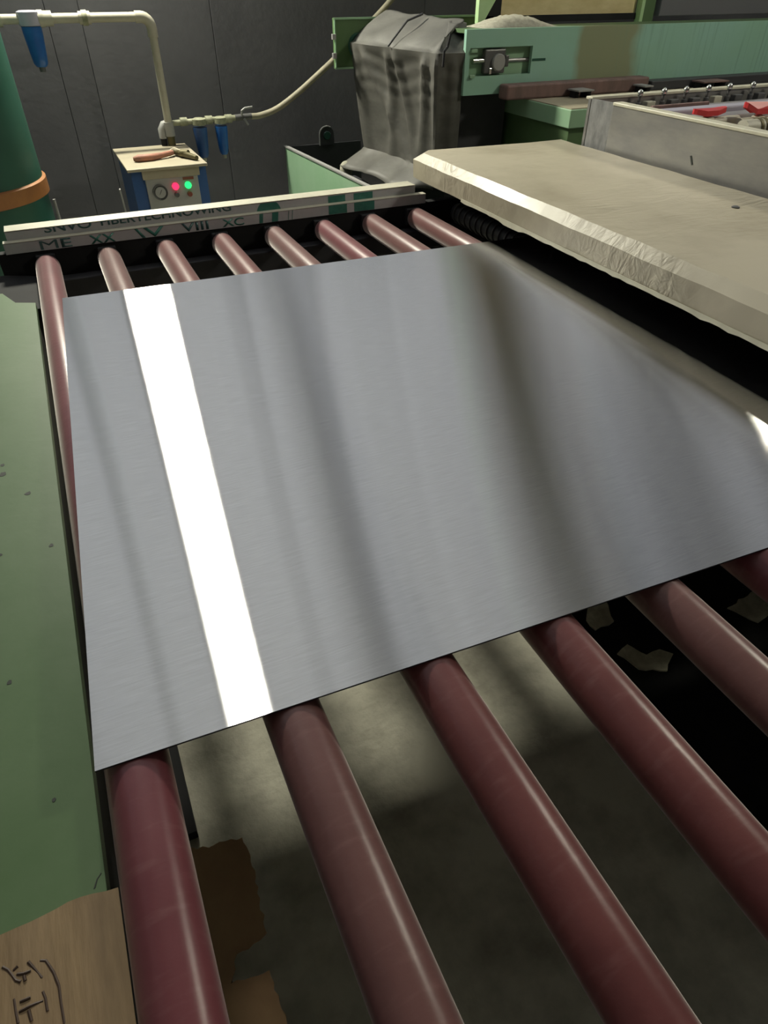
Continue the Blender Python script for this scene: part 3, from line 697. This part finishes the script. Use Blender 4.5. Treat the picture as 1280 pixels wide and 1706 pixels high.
o = MB().box(1.46,1.62,3.75,3.95,-.55,-.195,bev=.01).build('parts_bin', 'dark', loc=(1.54,3.85,-.55)); tag(o, 'dark bin standing inside the green trough', 'bin')

# ------------------------------------------------------------------ dark green tank with orange band
tk = thing('air_tank', 'dark green upright air tank with an orange band at the left edge', 'tank', (-.425,4.0,-D))
TC = (-.425,4.0,0)
MB().lathe([(.30,-D+.06),(.378,-D+.14),(.378,.72),(.34,.83),(.20,.90),(.05,.92)], TC, 'z', 64).build('shell', 'green_dark', tk)
MB().lathe([(.378,-.128),(.392,-.122),(.392,-.058),(.378,-.052)], TC, 'z', 64).build('band', 'orange', tk)
for a in range(3):
    an = a*2.094+.5; x, y = -.425+.3*math.cos(an), 4.0+.3*math.sin(an)
    MB().box(x-.03,x+.03,y-.03,y+.03,-D,-D+.16).build('leg', 'black', tk)
MB().tube([(-.028,3.96,-D),(-.028,3.96,-.165)], .007, 8).build('drain_pipe', 'cab_grey', tk)

# ------------------------------------------------------------------ dryer cabinet
dy = thing('air_dryer', 'small blue and grey air dryer cabinet with a cream lid and two lit buttons', 'cabinet', (.55,4.15,-D))
MB().box(.362,.745,3.905,4.44,-D,-.062).build('body', 'cab_blue', dy)
MB().box(.345,.752,3.875,4.46,-.062,-.048,bev=.003).build('lid', 'cream_top', dy)
MB().box(.415,.708,3.893,3.906,-.105,-.064,bev=.002).build('lid_lip', 'cream_top', dy)
pn = MB().box(.425,.695,3.896,3.906,-.30,-.105,bev=.002).build('control_panel', 'cab_grey', dy)
MB().box(.425,.695,3.893,3.906,-.312,-.30).build('panel_edge', 'dark_grey', dy)
gg = MB().lathe([(.030,3.894),(.034,3.889),(.038,3.888),(.038,3.896)], (.489,0,-.169), 'y', 28).build('gauge', 'dark_grey', dy)
MB().lathe([(.027,3.8875),(.027,3.889)], (.489,0,-.169), 'y', 24).build('gauge_dial', 'cab_grey', gg)
MB().tube([(.484,3.887,-.178),(.497,3.887,-.156)], .0016, 6).build('gauge_needle', 'dark_grey', gg)
MB().lathe([(.015,3.884),(.017,3.887),(.017,3.896)], (.571,0,-.147), 'y', 18).build('red_button', 'lamp_red', dy)
MB().lathe([(.015,3.884),(.017,3.887),(.017,3.896)], (.637,0,-.147), 'y', 18).build('green_button', 'lamp_green', dy)
MB().lathe([(.011,3.878),(.013,3.884),(.013,3.896)], (.571,0,-.187), 'y', 14).build('switch', 'dark_grey', dy)
MB().lathe([(.011,3.878),(.013,3.884),(.013,3.896)], (.639,0,-.190), 'y', 14).build('switch', 'red_off', dy)
MB().box(.615,.672,3.8945,3.896,-.122,-.108).build('name_plate', 'red_off', dy)
o = MB().prism_y([(.290,-.14),(.297,-.137),(.322,-D),(.305,-D)],3.90,3.925).build('leaning_strip', 'cab_grey', loc=(.3,3.91,-D)); tag(o, 'thin pale metal strip standing left of the dryer cabinet', 'strip')
wr = thing('pipe_wrench', 'rusty orange wrench lying on the cream dryer lid', 'wrench', (.53,4.06,-.048))
MB().tube([(.405,4.05,-.034),(.43,4.045,-.032),(.50,4.05,-.032),(.56,4.075,-.03),(.62,4.10,-.026)], [.010,.019,.018,.014,.012], 10).build('handle', 'wrench', wr)
MB().tube([(.60,4.10,-.03),(.635,4.13,-.022),(.665,4.08,-.028)], [.014,.016,.012], 10).build('jaw', 'cream_top', wr)
MB().tube([(.63,4.14,-.03),(.67,4.05,-.03),(.715,3.95,-.035)], [.013,.018,.012], 10).build('jaw_arm', 'brass', wr)
MB().tube([(.655,4.06,-.026),(.69,4.03,-.024)], .017, 12).build('adjuster', 'brass', wr)

# ------------------------------------------------------------------ air piping on the wall
PY = 4.42
pp = thing('air_pipe', 'ivory plastic air pipe running along the wall and down to the dryer', 'pipe', (.67,PY,-.048))
ZP = .548
bend = [(.625,PY,ZP)] + [(.625+.05*math.sin(a*math.pi/12), PY, ZP-.05+.05*math.cos(a*math.pi/12)) for a in range(1,7)]
MB().tube([(-1.6,PY,ZP)] + bend + [(.672,PY,.0)], .021, 16).build('pipe', 'pvc', pp)
for x0, x1, r in ((-.06,-.03,.031),(.135,.16,.036),(.16,.20,.032),(.325,.34,.028),(.34,.365,.033),(.365,.38,.028)):
    MB().tube([(x0,PY,ZP),(x1,PY,ZP)], r, 16).build('fitting', 'olive' if .33 < x0 < .36 else 'pvc', pp)
MB().tube([(.60,PY,ZP)] + bend + [(.6745,PY,.46)], .0265, 16).build('elbow', 'pvc', pp)
MB().tube([(.672,PY,.07),(.672,PY,.0)], .028, 16).build('fitting', 'cab_grey', pp)
MB().tube([(.672,PY,.0),(.672,PY,-.0475)], .022, 14).build('fitting', 'brass', pp)
def bowl(x, z0, z1, r, m_, label, head=True):
    t = thing('air_filter', label, 'air filter', (x,PY,z1), 'blue filter bowls on the air pipes')
    if head: MB().lathe([(r*.9,z0-.03),(r*1.12,z0-.026),(r*1.12,z0+.028),(r*.8,z0+.034)], (x,PY,0), 'z', 24).build('head', 'lilac', t)
    else: MB().lathe([(r*.8,z0-.02),(r*.95,z0-.016),(r*.95,z0+.012),(r*.6,z0+.018)], (x,PY,0), 'z', 20).build('head', 'olive', t)
    L = z0 - z1
    MB().lathe([(r,z0-.03),(r*.98,z0-.3*L),(r*.80,z0-.75*L),(r*.72,z1+.02),(r*.5,z1+.006)], (x,PY,0), 'z', 24).build('bowl', m_, t)
    MB().lathe([(r*.3,z1-.015),(r*.34,z1+.007)], (x,PY,0), 'z', 12).build('drain', 'dark_grey' if head else 'pvc', t)
bowl(.094, ZP, .345, .047, 'blue', 'blue filter bowl hanging from the ivory pipe above the green tank')
ZL = .062
lp = thing('outlet_pipe', 'dirty outlet pipe with fittings low on the wall right of the dryer', 'pipe', (.63,PY,-.048))
b2 = [(.632,PY+.01,-.0475),(.632,PY+.01,.03)] + [(.632+.03-.03*math.cos(a*math.pi/8), PY+.01, .03+.03*math.sin(a*math.pi/8)) for a in range(1,5)] + [(1.06,PY+.01,ZL+.004)]
MB().tube(b2, .015, 12).build('pipe', 'olive', lp)
MB().tube([(.632,PY+.01,-.01),(.632,PY+.01,.035),(.645,PY+.01,.055),(.67,PY+.01,.06)], .022, 12).build('elbow', 'cab_grey', lp)
MB().tube([(.632,PY+.01,-.0475),(.632,PY+.01,-.012)], .017, 12).build('nut', 'black', lp)
for x in (.76,.905,1.02): MB().tube([(x-.02,PY+.01,ZL+.002),(x+.02,PY+.01,ZL+.002)], .022, 12).build('fitting', 'olive', lp)
bowl(.845, ZL, -.130, .040, 'blue_dk', 'dark blue filter bowl on the outlet pipe nearest the dryer', False)
bowl(.968, ZL, -.122, .036, 'blue', 'brighter blue filter bowl on the outlet pipe beside the valve', False)
vt = thing('stop_valve', 'small stop valve with a lever at the end of the outlet pipe', 'valve', (1.10,PY,.06))
MB().tube([(1.06,PY+.01,ZL+.004),(1.16,PY+.01,ZL+.006)], .017, 12).build('body', 'dark_grey', vt)
MB().tube([(1.10,PY,ZL+.01),(1.10,PY-.01,ZL+.04),(1.12,PY-.012,ZL+.052),(1.165,PY-.012,ZL+.056)], .006, 8).build('lever', 'cab_grey', vt)
MB().tube([(1.11,PY-.006,ZL),(1.13,PY-.01,ZL-.035)], .007, 8).build('bleed', 'cab_grey', vt)
hs = MB()
ctrl = [(1.16,PY+.01,.067),(1.22,PY+.01,.070),(1.32,PY,.10),(1.44,PY-.02,.17),(1.56,PY-.03,.25),(1.68,PY-.03,.33),(1.80,PY+.02,.40),(1.93,PY+.05,.48),(2.09,PY+.05,.605),(2.3,PY+.05,.80),(2.55,PY+.08,1.1)]
def spline(c, k=6):
    out = []
    c = [Vector(p) for p in c]
    for i in range(len(c)-1):
        p0, p1, p2, p3 = c[max(i-1,0)], c[i], c[i+1], c[min(i+2,len(c)-1)]
        for q in range(k):
            t = q/k; out.append(.5*((2*p1)+(p2-p0)*t+(2*p0-5*p1+4*p2-p3)*t*t+(3*p1-p0-3*p2+p3)*t**3))
    out.append(c[-1]); return out
o = hs.tube(spline(ctrl), .0165, 12).build('air_hose', 'hose', loc=(1.6,PY,.2)); tag(o, 'tan air hose curving up the dark wall behind the green end plate', 'hose')
